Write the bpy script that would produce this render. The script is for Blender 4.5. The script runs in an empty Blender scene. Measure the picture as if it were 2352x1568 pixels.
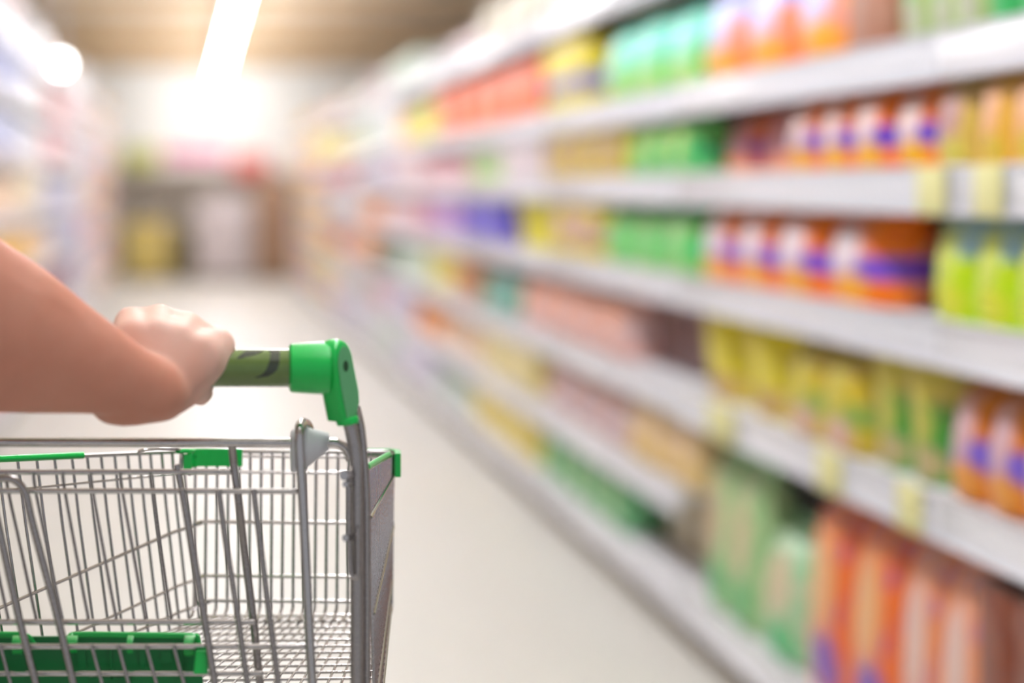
import bpy, bmesh, math, random
from mathutils import Vector, Matrix
PI = math.pi
random.seed(7)
S = bpy.context.scene
C = S.collection

# ------------------------------------------------------------------ camera, world, exposure
F, CX, CY, H = 5000.0, 430.0, 430.0, 1.35       # focal length in px, vanishing point of the aisle, eye height
cam_d = bpy.data.cameras.new('camera'); cam = bpy.data.objects.new('camera', cam_d); C.objects.link(cam)
cam.location = (0, 0, H); cam.rotation_euler = (PI/2, 0, 0)
cam_d.sensor_width = 36; cam_d.lens = 36*F/2352
cam_d.shift_x = (1176-CX)/2352; cam_d.shift_y = -(784-CY)/2352
cam_d.clip_start = .05; cam_d.clip_end = 200
cam_d.dof.use_dof = True; cam_d.dof.focus_distance = 2.03
BLUR = 198.0                                      # px of blur per 1/m of defocus
cam_d.dof.aperture_fstop = (cam_d.lens/1000)/(BLUR/F)
S.camera = cam
S.view_settings.view_transform = 'Standard'; S.view_settings.look = 'None'
S.view_settings.gamma = 1; S.view_settings.use_curve_mapping = False
S.view_settings.exposure = 0.18
w = bpy.data.worlds.new('world'); S.world = w; w.use_nodes = True
w.node_tree.nodes['Background'].inputs[0].default_value = (.9, .93, 1, 1)
w.node_tree.nodes['Background'].inputs[1].default_value = .4
S.cycles.max_bounces = 4; S.cycles.diffuse_bounces = 3; S.cycles.glossy_bounces = 3; S.cycles.use_adaptive_sampling = True; S.cycles.adaptive_threshold = .15; S.cycles.adaptive_min_samples = 16; S.cycles.use_denoising = True
S.cycles.sample_clamp_indirect = 6; S.cycles.caustics_reflective = False; S.cycles.caustics_refractive = False
LAMP_W = 13.0

def P(px, py, Y):                                 # a measured point of the photograph, at distance Y
    return Vector(((px-CX)/F*Y, Y, H-(py-CY)/F*Y))

# ------------------------------------------------------------------ materials
def lin(c):
    def f(v):
        v /= 255.0
        return v/12.92 if v <= .04045 else ((v+.055)/1.055)**2.4
    return (f(c[0]), f(c[1]), f(c[2]), 1)
def mat(name, c, rough=.5, metal=0, spec=.5, bump=None, vary=0, scale=20, coat=0, **kw):
    m = bpy.data.materials.new(name); m.use_nodes = True
    nt = m.node_tree; b = nt.nodes['Principled BSDF']
    b.inputs['Base Color'].default_value = lin(c); b.inputs['Roughness'].default_value = rough
    b.inputs['Metallic'].default_value = metal; b.inputs['Specular IOR Level'].default_value = spec
    b.inputs['Coat Weight'].default_value = coat
    tc = nt.nodes.new('ShaderNodeTexCoord'); n = nt.nodes.new('ShaderNodeTexNoise')
    n.inputs['Scale'].default_value = scale; n.inputs['Detail'].default_value = 3
    nt.links.new(tc.outputs['Object'], n.inputs['Vector'])
    if vary:
        r = nt.nodes.new('ShaderNodeMix'); r.data_type = 'RGBA'
        c2 = lin(c); r.inputs[6].default_value = tuple(v*(1-vary) for v in c2[:3])+(1,)
        r.inputs[7].default_value = tuple(min(1, v*(1+vary)) for v in c2[:3])+(1,)
        nt.links.new(n.outputs['Fac'], r.inputs[0]); nt.links.new(r.outputs[2], b.inputs['Base Color'])
    if bump:
        bp = nt.nodes.new('ShaderNodeBump'); bp.inputs['Strength'].default_value = bump; bp.inputs['Distance'].default_value = .002
        nt.links.new(n.outputs['Fac'], bp.inputs['Height']); nt.links.new(bp.outputs[0], b.inputs['Normal'])
    return m
def emit(name, c, s):
    m = bpy.data.materials.new(name); m.use_nodes = True
    b = m.node_tree.nodes['Principled BSDF']; b.inputs['Base Color'].default_value = lin(c)
    b.inputs['Emission Color'].default_value = lin(c); b.inputs['Emission Strength'].default_value = s
    return m
_pk = {}
def pack_mat(base, splash=None, band=None, low=None, top=None, rough=.4):
    """Printed packaging: base colour, a soft round splash, a band, a round picture low down, a coloured top."""
    key = (base, splash, band, low, top)
    if key in _pk: return _pk[key]
    m = bpy.data.materials.new('printed_pack'); m.use_nodes = True
    nt = m.node_tree; N = nt.nodes; L = nt.links; b = N['Principled BSDF']; b.inputs['Roughness'].default_value = rough
    tc = N.new('ShaderNodeTexCoord'); sp = N.new('ShaderNodeSeparateXYZ'); L.new(tc.outputs['Generated'], sp.inputs[0])
    def math_(op, a, c=None):
        n = N.new('ShaderNodeMath'); n.operation = op
        for i, v in enumerate((a, c)):
            if v is None: continue
            if isinstance(v, (int, float)): n.inputs[i].default_value = v
            else: L.new(v, n.inputs[i])
        return n.outputs[0]
    def ramp(v, a, c):
        n = N.new('ShaderNodeMapRange'); n.interpolation_type = 'SMOOTHSTEP'
        n.inputs[1].default_value = a; n.inputs[2].default_value = c; L.new(v, n.inputs[0]); return n.outputs[0]
    cur = None
    def over(fac, col):
        nonlocal cur
        n = N.new('ShaderNodeMix'); n.data_type = 'RGBA'
        if cur is None: n.inputs[6].default_value = lin(base)
        else: L.new(cur, n.inputs[6])
        n.inputs[7].default_value = lin(col); L.new(fac, n.inputs[0]); cur = n.outputs[2]
    def ell(cy, cz, ry, rz):
        a = math_('DIVIDE', math_('SUBTRACT', sp.outputs[1], cy), ry); c = math_('DIVIDE', math_('SUBTRACT', sp.outputs[2], cz), rz)
        d = math_('ADD', math_('MULTIPLY', a, a), math_('MULTIPLY', c, c))
        return ramp(d, 1.6, .2)
    tf = .74
    if top and len(top) == 4: tf, top = top[3], top[:3]
    if top: over(ramp(sp.outputs[2], tf-.05, tf+.05), top)
    if True:
        nz = N.new('ShaderNodeTexNoise'); nz.inputs['Scale'].default_value = 13; nz.inputs['Detail'].default_value = .5
        L.new(tc.outputs['Object'], nz.inputs['Vector'])
        over(math_('MULTIPLY', ramp(nz.outputs['Fac'], .50, .68), .36), splash or tuple(int(v*.6+235*.4) for v in base))
        nz2 = N.new('ShaderNodeTexNoise'); nz2.inputs['Scale'].default_value = 9; nz2.inputs['Detail'].default_value = .5
        L.new(tc.outputs['Generated'], nz2.inputs['Vector'])
        if low: over(math_('MULTIPLY', ramp(nz2.outputs['Fac'], .55, .68), .45), low)
    if band: over(math_('MULTIPLY', ramp(sp.outputs[2], .24, .32), ramp(sp.outputs[2], .56, .46)), band)
    if low: over(ell(.42, .2, .27, .17), low)
    if splash: over(ell(.55, .58, .3, .27), splash)
    if cur is None:
        b.inputs['Base Color'].default_value = lin(base)
    else: L.new(cur, b.inputs['Base Color'])
    _pk[key] = m
    return m

CHROME = mat('chrome_steel', (204, 200, 199), .17, 1, bump=.08, vary=.1, scale=300)
GALV = mat('worn_zinc_steel', (176, 170, 168), .27, 1, bump=.15, vary=.2, scale=400)
GREEN = mat('green_plastic', (12, 196, 82), .3, vary=.05, scale=60, coat=.3)
GREEN_FACE = mat('green_plastic_matte_face', (98, 176, 120), .45)
DGREEN = mat('dark_green_plastic', (8, 128, 62), .35, vary=.1, scale=30)
WHITEPL = mat('milky_white_plastic', (238, 238, 242), .35, vary=.03, scale=40)
OLIVE = mat('olive_vinyl_sleeve', (98, 122, 58), .07, vary=.12, scale=90, coat=.6)
OLIVE_D = mat('dark_olive_print', (52, 62, 44), .16, coat=.6)
BLACKPL = mat('black_rubber', (32, 32, 34), .6)
FLOOR = mat('cream_floor_tile', (217, 213, 206), .42, spec=.3, vary=.03, scale=1.5)
WALLM = mat('white_wall_paint', (240, 238, 234), .7, vary=.02, scale=2)
CEIL = mat('beige_ceiling_sheet', (250, 240, 222), .7, vary=.06, scale=1)
BEAM = mat('tan_beam_paint', (226, 196, 152), .6, vary=.05, scale=1)
SHELF = mat('white_shelf_enamel', (236, 234, 238), .4, vary=.02, scale=3)
RAIL = mat('white_price_rail', (240, 239, 246), .22, vary=.02, scale=3)
BACKP = mat('shelf_back_panel', (216, 200, 176), .6, vary=.04, scale=3)
KICK = mat('taupe_kick_plate', (132, 116, 92), .5, vary=.05, scale=3)
TAG = mat('yellow_price_card', (238, 232, 168), .5)
LAMPG = emit('lit_tube', (250, 250, 255), 27)

# ------------------------------------------------------------------ mesh helpers
def link(name, bm, m, parent=None, smooth=True, loc=None):
    me = bpy.data.meshes.new(name)
    bmesh.ops.recalc_face_normals(bm, faces=bm.faces)
    if loc is not None: bmesh.ops.translate(bm, verts=bm.verts, vec=-Vector(loc))
    bm.to_mesh(me); bm.free()
    if smooth:
        me.polygons.foreach_set('use_smooth', [True]*len(me.polygons))
        try: me.set_sharp_from_angle(angle=math.radians(38))
        except Exception: pass
    for mm in (m if isinstance(m, (list, tuple)) else [m]): me.materials.append(mm)
    o = bpy.data.objects.new(name, me); C.objects.link(o)
    if loc is not None: o.location = loc
    if parent:
        o.parent = parent
        if loc is not None: o.location = Vector(loc)-parent.location
        else: o.location = -parent.location
    return o
def empty(name, loc):
    o = bpy.data.objects.new(name, None); C.objects.link(o); o.location = loc; o.empty_display_size = .05
    return o
def tag(o, label, cat, group=None):
    o['label'] = label; o['category'] = cat
    if group: o['group'] = group
    return o
def struct(name, bm, m):
    o = link(name, bm, m, smooth=False); o['kind'] = 'structure'; return o
def box(bm, lo, hi, bev=0):
    lo, hi = Vector(lo), Vector(hi)
    r = bmesh.ops.create_cube(bm, size=1)
    vs = r['verts']
    for v in vs:
        v.co = Vector(((lo[i]+hi[i])/2+v.co[i]*(hi[i]-lo[i]) for i in range(3)))
    if bev:
        es = list({e for v in vs for e in v.link_edges})
        bmesh.ops.bevel(bm, geom=es, offset=bev, segments=2, affect='EDGES', profile=.5)
def catmull(pts, n=6):
    pts = [Vector(p) for p in pts]
    if len(pts) < 3: return pts
    out = []
    q = [pts[0]*2-pts[1]]+pts+[pts[-1]*2-pts[-2]]
    for i in range(1, len(q)-2):
        a, b, c, d = q[i-1:i+3]
        for k in range(n):
            t = k/n
            out.append(.5*((2*b)+(c-a)*t+(2*a-5*b+4*c-d)*t*t+(3*b-a-3*c+d)*t**3))
    out.append(pts[-1]); return out
def tube(bm, pts, r, seg=10, smooth=0, cap=True):
    if smooth: 
        n0 = len(pts); pts = catmull(pts, smooth)
        if isinstance(r, (list, tuple)):
            r = [r[min(n0-1, int(i/smooth))]*(1-(i % smooth)/smooth)+r[min(n0-1, int(i/smooth)+1)]*((i % smooth)/smooth) for i in range(len(pts))]
    pts = [Vector(p) for p in pts]
    rs = r if isinstance(r, (list, tuple)) else [r]*len(pts)
    rings = []; up = None
    for i, p in enumerate(pts):
        a = pts[max(i-1, 0)]; b = pts[min(i+1, len(pts)-1)]
        d = (b-a).normalized()
        if up is None:
            up = d.orthogonal().normalized()
        up = (up-d*up.dot(d)).normalized(); s = d.cross(up)
        rings.append([bm.verts.new(p+(up*math.cos(2*PI*k/seg)+s*math.sin(2*PI*k/seg))*rs[i]) for k in range(seg)])
    for a, b in zip(rings, rings[1:]):
        for k in range(seg):
            bm.faces.new((a[k], a[(k+1) % seg], b[(k+1) % seg], b[k]))
    if cap:
        bm.faces.new(rings[0]); bm.faces.new(rings[-1][::-1])
def lathe(bm, prof, centre, axis='Z', seg=24, sx=1, sy=1):
    """prof: (radius, height) pairs, closed at both ends."""
    cx = Vector(centre); rings = []
    for r, h in prof:
        ring = []
        for k in range(seg):
            a = 2*PI*k/seg; u, v = r*math.cos(a)*sx, r*math.sin(a)*sy
            ring.append(bm.verts.new(cx+(Vector((u, v, h)) if axis == 'Z' else Vector((h, u, v)))))
        rings.append(ring)
    for a, b in zip(rings, rings[1:]):
        for k in range(seg): bm.faces.new((a[k], a[(k+1) % seg], b[(k+1) % seg], b[k]))
    bm.faces.new(rings[0]); bm.faces.new(rings[-1])

# ------------------------------------------------------------------ the room
CEILZ, WALLY = 3.2, 33.0
b = bmesh.new(); box(b, (-7, -1.5, -.1), (7, WALLY+.2, 0)); struct('floor', b, FLOOR)
b = bmesh.new(); box(b, (-7, -1.5, CEILZ), (7, WALLY+.2, CEILZ+.1)); struct('ceiling', b, CEIL)
b = bmesh.new(); box(b, (-7, WALLY, 0), (7, WALLY+.2, CEILZ)); struct('wall_back', b, WALLM)
b = bmesh.new(); box(b, (-7.2, -1.5, 0), (-7, WALLY, CEILZ)); struct('wall_left', b, WALLM)
b = bmesh.new(); box(b, (7, -1.5, 0), (7.2, WALLY, CEILZ)); struct('wall_right', b, WALLM)
for i, (y, z) in enumerate(((20.5, .12), (23.5, .12), (26.5, .16), (30.2, .16))):
    b = bmesh.new(); box(b, (-6.99, y, CEILZ-z), (6.99, y+.35, CEILZ-.001)); struct('trim_%d' % (i+1), b, BEAM)

def luminaire(x, y, L=2.3, vis=True):
    t = empty('ceiling_light', (x, y, CEILZ-.30)); z = CEILZ-.30
    b = bmesh.new(); box(b, (x-.045, y-L/2, z+.04), (x+.045, y+L/2, z+.09), .01)
    link('housing', b, SHELF, t)
    b = bmesh.new(); tube(b, [(x, y-L/2+.03, z), (x, y+L/2-.03, z)], .035, 10); link('lit_tube', b, LAMPG, t)
    for s in (-1, 1):
        b = bmesh.new(); tube(b, [(x, y+s*L*.35, z+.08), (x, y+s*L*.35, CEILZ)], .006, 6); link('hanging_rod', b, SHELF, t)
    ld = bpy.data.lights.new('tube_glow', 'AREA'); ld.shape = 'RECTANGLE'; ld.size = .24; ld.size_y = L-.1
    ld.energy = LAMP_W; ld.color = (.97, .985, 1); lo = bpy.data.objects.new('tube_glow', ld); C.objects.link(lo)
    lo.parent = t; lo.location = (0, 0, -.045)
    return t
for i in range(13):
    y = 1.75+i*2.4
    t = luminaire(.43, y)
    far = i >= 7
    tag(t, 'white fluorescent tube light in the hanging row above the aisle', 'ceiling light', 'fluorescent lights in a row above the aisle')

# ------------------------------------------------------------------ the right and left gondolas
RX, LX = 1.445, -1.0
def shelf_unit(side, y0, y1, levels, top, label, grp):
    """One bay: base, kick plate, back panel, two uprights, boards, each board with its price rail."""
    s = 1 if side == 'R' else -1; X = RX if side == 'R' else LX
    def bx(bm, a, b_, z0, z1, ya, yb, bev=0):
        xa, xb = X+s*a, X+s*b_
        box(bm, (min(xa, xb), ya, z0), (max(xa, xb), yb, z1), bev)
    g = .004
    t = empty('shelf_unit', (X, (y0+y1)/2, 0))
    b = bmesh.new(); bx(b, .03, .56, 0, .085, y0+g, y1-g); link('kick_plate', b, KICK, t)
    b = bmesh.new(); bx(b, .50, .53, .085, top, y0+g, y1-g); link('back_panel', b, BACKP, t)
    for yy in (y0+g, y1-g-.05):
        b = bmesh.new(); bx(b, .455, .498, .085, top+.02, yy, yy+.05, .004); link('upright', b, SHELF, t)
    for z in levels:
        b = bmesh.new(); bx(b, .012, .45, z-.04, z, y0+g, y1-g, .003)
        sh = link('shelf_board', b, SHELF, t)
        b = bmesh.new(); bx(b, 0, .012, z-.085, z+.012, y0+g, y1-g, .003); bx(b, -.006, 0, z-.08, z-.074, y0+g, y1-g); bx(b, -.006, 0, z+.004, z+.01, y0+g, y1-g)
        pr = link('price_rail', b, RAIL, None); pr.parent = sh; pr.location = -t.location-sh.location-Vector((0,0,0))
        pr.location = Vector((0, 0, 0))
    return tag(t, label, 'shelving', grp)
LOW = [.17, .46, .76, 1.085, 1.38, 1.64, 2.03]
NEAR = [.17, .75, 1.085, 1.38, 1.64, 2.03]
rb = [(1.9, 4.2, NEAR), (4.2, 6.45, NEAR), (6.45, 8.8, LOW), (8.8, 11.6, LOW)]
words = ['nearest the trolley at the right edge', 'second from the right edge, holding orange and yellow packs', 'third from the right edge, with an extra low shelf', 'fourth from the right edge, holding yellow bags low down']
for (a, c, lv), wd in zip(rb, words):
    shelf_unit('R', a, c, lv, 2.3, 'white supermarket shelf bay ' + wd, 'shelf bays along the right of the aisle')
y = 11.6
while y < 30:
    shelf_unit('R', y, y+2.3, LOW, 2.3, 'hazy white shelf bay in the distant part of the right aisle side', 'distant shelf bays on the right'); y += 2.3
YR = y
LL = [.17, .50, .85, 1.2, 1.55, 1.9, 2.25]
y = 9.4
while y < 29.9:
    shelf_unit('L', y, y+2.3, LL, 2.6, 'pale white shelf bay along the left side of the aisle', 'shelf bays along the left of the aisle'); y += 2.3
YL = y

# ------------------------------------------------------------------ goods
def pouch_bm(d, wd, h):
    bm = bmesh.new(); rings = []; seg = 20
    for t, kd, kw in ((0, .72, .90), (.03, .92, .97), (.2, 1, 1), (.45, .96, 1), (.7, .84, .985), (.84, .62, .97), (.93, .10, .97)):
        ring = []
        for k in range(seg):
            a = 2*PI*k/seg; ca, sa = math.cos(a), math.sin(a)
            u = math.copysign(abs(ca)**.75, ca); v = math.copysign(abs(sa)**.55, sa)
            ring.append(bm.verts.new((u*d/2*kd, v*wd/2*kw, h*t)))
        rings.append(ring)
    for a, b in zip(rings, rings[1:]):
        for k in range(seg): bm.faces.new((a[k], a[(k+1) % seg], b[(k+1) % seg], b[k]))
    bm.faces.new(rings[0]); bm.faces.new(rings[-1]); return bm
SEALS = {}
def make_good(kind, d, wd, h, m, capc):
    """A pack with its parts, standing at the origin, front towards -X."""
    t = empty(kind, (0, 0, 0)); Z = Vector((0, 0, 0))
    if kind == 'detergent_pouch':
        link('pouch_body', pouch_bm(d, wd, h), m, t)
        b = bmesh.new(); box(b, (-.003, -wd*.48, h*.925), (.003, wd*.48, h), .001); link('top_seal', b, capc, t)
    elif kind == 'carton':
        b = bmesh.new(); box(b, (-d/2, -wd/2, 0), (d/2, wd/2, h*.985), .004); link('carton_body', b, m, t)
        b = bmesh.new(); box(b, (-d/2, -wd*.49, h*.986), (d*.1, wd*.49, h), .001); link('top_flap', b, capc, t)
    elif kind == 'bottle':
        r = wd/2
        b = bmesh.new(); lathe(b, [(r*.88, 0), (r, .02*h), (r, .3*h), (r*.9, .45*h), (r, .62*h), (r*.85, .76*h), (r*.36, .85*h), (r*.34, .88*h)], (0, 0, 0), sx=min(1, d/wd)); link('bottle_body', b, m, t)
        b = bmesh.new(); lathe(b, [(r*.4, .88*h), (r*.42, .9*h), (r*.4, .985*h), (r*.34, h)], (0, 0, 0), seg=16, sx=min(1, d/wd)); link('bottle_cap', b, capc, t)
    elif kind == 'tub':
        r = wd/2
        b = bmesh.new(); lathe(b, [(r*.8, 0), (r*.86, .03*h), (r*.98, .86*h), (r*.98, .9*h)], (0, 0, 0), sx=min(1, d/wd)); link('tub_body', b, m, t)
        b = bmesh.new(); lathe(b, [(r, .9*h), (r*1.0, .97*h), (r*.9, h)], (0, 0, 0), sx=min(1, d/wd)); link('tub_lid', b, capc, t)
    return t
ORD = ['nearest', 'second nearest', 'third nearest', 'fourth nearest', 'fifth nearest', 'sixth nearest', 'seventh nearest']
CAT = {'detergent_pouch': 'packet', 'carton': 'box', 'bottle': 'bottle', 'tub': 'tub'}
def place_run(side, z, ya, yb, n, kind, m, cap, h, look, each, setb=.018, depth=None, gap=.012):
    """n copies of one good side by side from distance ya (near) to yb (far) on the shelf at height z."""
    step = (yb-ya)/n; wd = step*(1-gap)
    d = depth or min(.30, max(.12, wd*.55)); d = min(d, .40-setb)
    if kind in ('bottle', 'tub'): d = min(wd, .36)
    s = 1 if side == 'R' else -1; X = (RX if side == 'R' else LX)+s*(setb+d/2)
    first = None
    for i in range(n):
        if i == 0: o = first = make_good(kind, d, wd, h, m, cap)
        else:
            o = first.copy(); C.objects.link(o)
            for ch in first.children:
                c = ch.copy(); C.objects.link(c); c.parent = o
        o.location = (X+random.uniform(-.004, .008)*s, ya+(i+.5)*step, z+.0012)
        if side == 'L': o.rotation_euler.z = PI
        lab = look
        if each and n > 1: lab = look + ', ' + ORD[i]
        tag(o, lab, CAT[kind], look[:70])
def YX(px): return (RX+.03)*F/(px-CX)
capm = {}
def cap(c):
    if c not in capm: capm[c] = mat('plastic_%d_%d_%d' % c, c, .35)
    return capm[c]
O = (250, 112, 22); WH = (240, 228, 236); VI = (92, 60, 200); YE = (250, 190, 20); LI = (186, 226, 20); YL_ = (236, 210, 10)
def R(z, x1, x0, n, kind, pal, capc, h, look, each=True, **k):
    """A run on the right shelves between photo columns x0 (far) and x1 (near)."""
    place_run('R', z, YX(x1), YX(x0), n, kind, pack_mat(*pal), cap(capc), h, look, each, **k)
# top shelf
R(2.03, 1390, 1250, 3, 'carton', ((206, 200, 186), (216, 210, 204)), (200, 196, 186), .2, 'cream carton on the highest right shelf above the yellow and blue pack')
R(1.64, 2500, 2270, 3, 'detergent_pouch', ((60, 176, 96), (210, 210, 200)), (90, 170, 100), .29, 'green packet on the fifth shelf at the top right corner')
R(1.64, 2265, 2075, 3, 'detergent_pouch', ((172, 196, 120), (60, 190, 100), None, (190, 190, 170)), (180, 200, 140), .29, 'pale olive packet with a green round mark on the fifth shelf')
R(1.64, 2062, 1958, 1, 'carton', ((178, 122, 96), None, None, None, (44, 40, 110)), (60, 54, 120), .26, 'brown carton with a navy blue top on the fifth shelf')
R(1.64, 1952, 1605, 3, 'detergent_pouch', ((255, 138, 70), (198, 200, 245), None, (255, 180, 10), (150, 165, 240, .6)), (240, 130, 60), .30, 'orange packet with pale blue upper half and yellow picture on the fifth shelf')
R(1.64, 1600, 1385, 3, 'detergent_pouch', ((130, 214, 110), (150, 236, 214), None, (190, 226, 120), (60, 210, 190, .5)), (60, 200, 130), .28, 'teal topped light green packet on the fifth shelf')
R(1.64, 1350, 1252, 2, 'carton', ((236, 216, 20), None, (110, 110, 220), (240, 222, 20), (226, 200, 60)), (210, 190, 60), .27, 'yellow carton with a blue middle band on the fifth shelf', gap=.06)
R(1.64, 1243, 1000, 5, 'carton', ((238, 100, 62), (244, 160, 130), None, (244, 150, 60)), (190, 70, 50), .245, 'red orange carton with peach print on the fifth shelf')
# fourth shelf
R(1.38, 2500, 2250, 3, 'detergent_pouch', ((238, 182, 70), (238, 176, 130), None, (220, 190, 60)), (210, 160, 80), .21, 'amber packet on the fourth shelf at the right edge')
R(1.38, 2240, 2145, 1, 'detergent_pouch', ((216, 180, 84), (190, 140, 140), None, (214, 200, 80)), (200, 170, 90), .20, 'tan yellow packet with a mauve mark on the fourth shelf')
R(1.38, 2138, 1800, 4, 'detergent_pouch', ((255, 116, 14), (242, 212, 206), VI, YE), (235, 96, 10), .21, 'bright orange packet with white splash and violet band on the fourth shelf', depth=.2)
R(1.38, 1790, 1600, 2, 'detergent_pouch', ((226, 104, 50), (222, 150, 160), (150, 90, 170), (240, 150, 90)), (200, 80, 30), .185, 'slightly sunken orange packet with mauve band on the fourth shelf', setb=.08, gap=.16)
R(1.38, 1592, 1440, 3, 'detergent_pouch', ((100, 196, 100), (176, 206, 80), (40, 180, 110), (150, 210, 130)), (80, 180, 90), .19, 'green packet with yellow green print on the fourth shelf')
R(1.38, 1435, 1262, 3, 'carton', ((220, 194, 20), (170, 130, 130), None, (216, 180, 90)), (200, 176, 20), .18, 'mustard yellow carton with a mauve label on the fourth shelf')
R(1.38, 1245, 1160, 3, 'carton', ((232, 214, 218), (240, 228, 232)), (225, 210, 212), .2, 'pale pink white carton on the fourth shelf', False)
R(1.38, 1155, 1065, 3, 'tub', ((186, 222, 130), (222, 232, 212), None, (170, 220, 100), (226, 232, 222)), (226, 232, 220), .2, 'pale tub with lime green base on the fourth shelf', False)
# third shelf
R(1.085, 2560, 2130, 4, 'detergent_pouch', ((190, 226, 10), (214, 226, 90), None, (226, 226, 60), (176, 216, 236, .56)), (190, 220, 230), .25, 'lime green refill pouch with a clear sky blue top on the third shelf', depth=.2)
R(1.085, 2104, 2010, 1, 'detergent_pouch', ((232, 90, 16), (120, 70, 130), None, (200, 120, 80)), (190, 60, 10), .225, 'deep orange packet set back in shade on the third shelf', setb=.16)
R(1.085, 2004, 1600, 4, 'detergent_pouch', ((255, 120, 10), (240, 222, 228), (120, 80, 210), (255, 180, 20)), (235, 90, 10), .235, 'bright orange packet with white splash and violet band on the third shelf', depth=.2)
R(1.085, 1592, 1385, 3, 'detergent_pouch', ((118, 204, 100), (150, 204, 120), (60, 210, 120), (160, 220, 130), (30, 176, 90)), (30, 170, 90), .225, 'green packet with darker green top on the third shelf')
R(1.085, 1380, 1275, 2, 'carton', ((240, 216, 20), (226, 180, 170), (170, 130, 160), None), (230, 206, 10), .215, 'yellow carton with a mauve print on the third shelf')
R(1.085, 1270, 1172, 2, 'tub', ((240, 226, 30), (236, 224, 100)), (226, 214, 10), .21, 'round bright yellow tub on the third shelf', gap=.04)
R(1.085, 1165, 1068, 3, 'carton', ((84, 70, 196), (130, 120, 224), None, None, (50, 44, 170)), (50, 44, 160), .2, 'deep blue carton on the third shelf')
# second shelf (near bays)
R(.75, 2560, 2165, 4, 'detergent_pouch', ((226, 128, 30), (222, 180, 186), (128, 100, 210), (236, 160, 60)), (200, 90, 20), .26, 'orange packet with mauve splash and blue band on the second shelf', depth=.22)
R(.75, 2150, 1985, 2, 'tub', ((70, 160, 60), (206, 196, 90), None, (200, 180, 130), (220, 200, 80)), (214, 196, 70), .25, 'green tub with yellow upper half on the second shelf')
R(.75, 1975, 1800, 2, 'detergent_pouch', ((214, 186, 40), (206, 190, 60), (150, 176, 80), (226, 180, 170)), (206, 180, 20), .25, 'yellow packet with a pink picture low on the second shelf')
R(.75, 1790, 1580, 2, 'tub', ((232, 210, 10), (230, 214, 80), None, (206, 170, 110)), (230, 210, 0), .245, 'round bright yellow tub standing on the second shelf')
# bay with three low shelves
R(.76, 1548, 1432, 2, 'carton', ((112, 58, 54), None), (100, 50, 48), .22, 'dark maroon carton in the shaded slot under the third shelf', setb=.14)
R(.76, 1428, 1195, 5, 'detergent_pouch', ((238, 184, 170), (240, 160, 120), (232, 200, 200)), (236, 190, 176), .25, 'salmon pink packet under the third shelf')
R(.76, 1188, 1100, 3, 'bottle', ((90, 160, 140), (140, 190, 176)), (70, 150, 130), .2, 'teal bottle on the shelf below the blue cartons', False)
R(.76, 1095, 1050, 2, 'carton', ((196, 130, 80),), (180, 120, 80), .2, 'brown orange carton beside the teal bottles', False)
R(.46, 1600, 1440, 4, 'detergent_pouch', ((238, 206, 150), (232, 196, 160), None, (230, 190, 90)), (230, 200, 150), .24, 'peach packet on the low shelf beside the yellow tubs')
R(.46, 1430, 1250, 4, 'detergent_pouch', ((224, 186, 178), (214, 160, 140), (214, 200, 216)), (226, 196, 196), .24, 'dusty rose packet on the low shelf above the green bags')
R(.46, 1235, 1110, 4, 'carton', ((236, 214, 130), (238, 226, 180)), (230, 210, 120), .22, 'pale yellow carton on the low shelf', False)
# bottom shelf
R(.17, 1590, 1445, 2, 'carton', ((206, 186, 150), (214, 200, 176)), (200, 184, 156), .2, 'tan carton set back in the gap between the green bags', setb=.16)
R(.17, 2560, 2262, 3, 'carton', ((122, 46, 14), None, None, (170, 90, 30)), (100, 40, 20), .46, 'dark rust brown carton on the bottom shelf at the right edge')
R(.17, 2252, 2060, 2, 'detergent_pouch', ((240, 150, 100), (232, 196, 184), None, (130, 120, 216)), (220, 130, 90), .48, 'tall peach orange bag with a blue mark on the bottom shelf')
R(.17, 2052, 1850, 2, 'detergent_pouch', ((244, 120, 50), (238, 180, 120), None, (120, 80, 190)), (220, 110, 50), .49, 'tall orange bag with violet spots on the bottom shelf')
R(.17, 1842, 1738, 1, 'detergent_pouch', ((172, 212, 172), (216, 196, 160), None, (50, 190, 110)), (160, 206, 170), .345, 'pale green bag in front of the dark green carton on the bottom shelf')
R(.17, 1836, 1742, 1, 'carton', ((16, 96, 50), None), (20, 110, 60), .46, 'dark green carton standing behind the pale green bag on the bottom shelf', setb=.29, depth=.1)
R(.17, 1734, 1612, 2, 'detergent_pouch', ((176, 208, 150), (216, 190, 150), None, (60, 180, 100)), (100, 190, 120), .46, 'tall pale green bag with peach spots on the bottom shelf')
R(.17, 1430, 1245, 5, 'detergent_pouch', ((110, 190, 130), (150, 200, 130), None, (170, 200, 160), (30, 140, 80)), (60, 150, 90), .22, 'green bag on the bottom shelf beyond the empty slot')
R(.17, 1232, 1090, 4, 'carton', ((236, 212, 90), (232, 206, 80), None, (236, 216, 130)), (226, 206, 90), .22, 'yellow carton on the bottom shelf', False)

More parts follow.
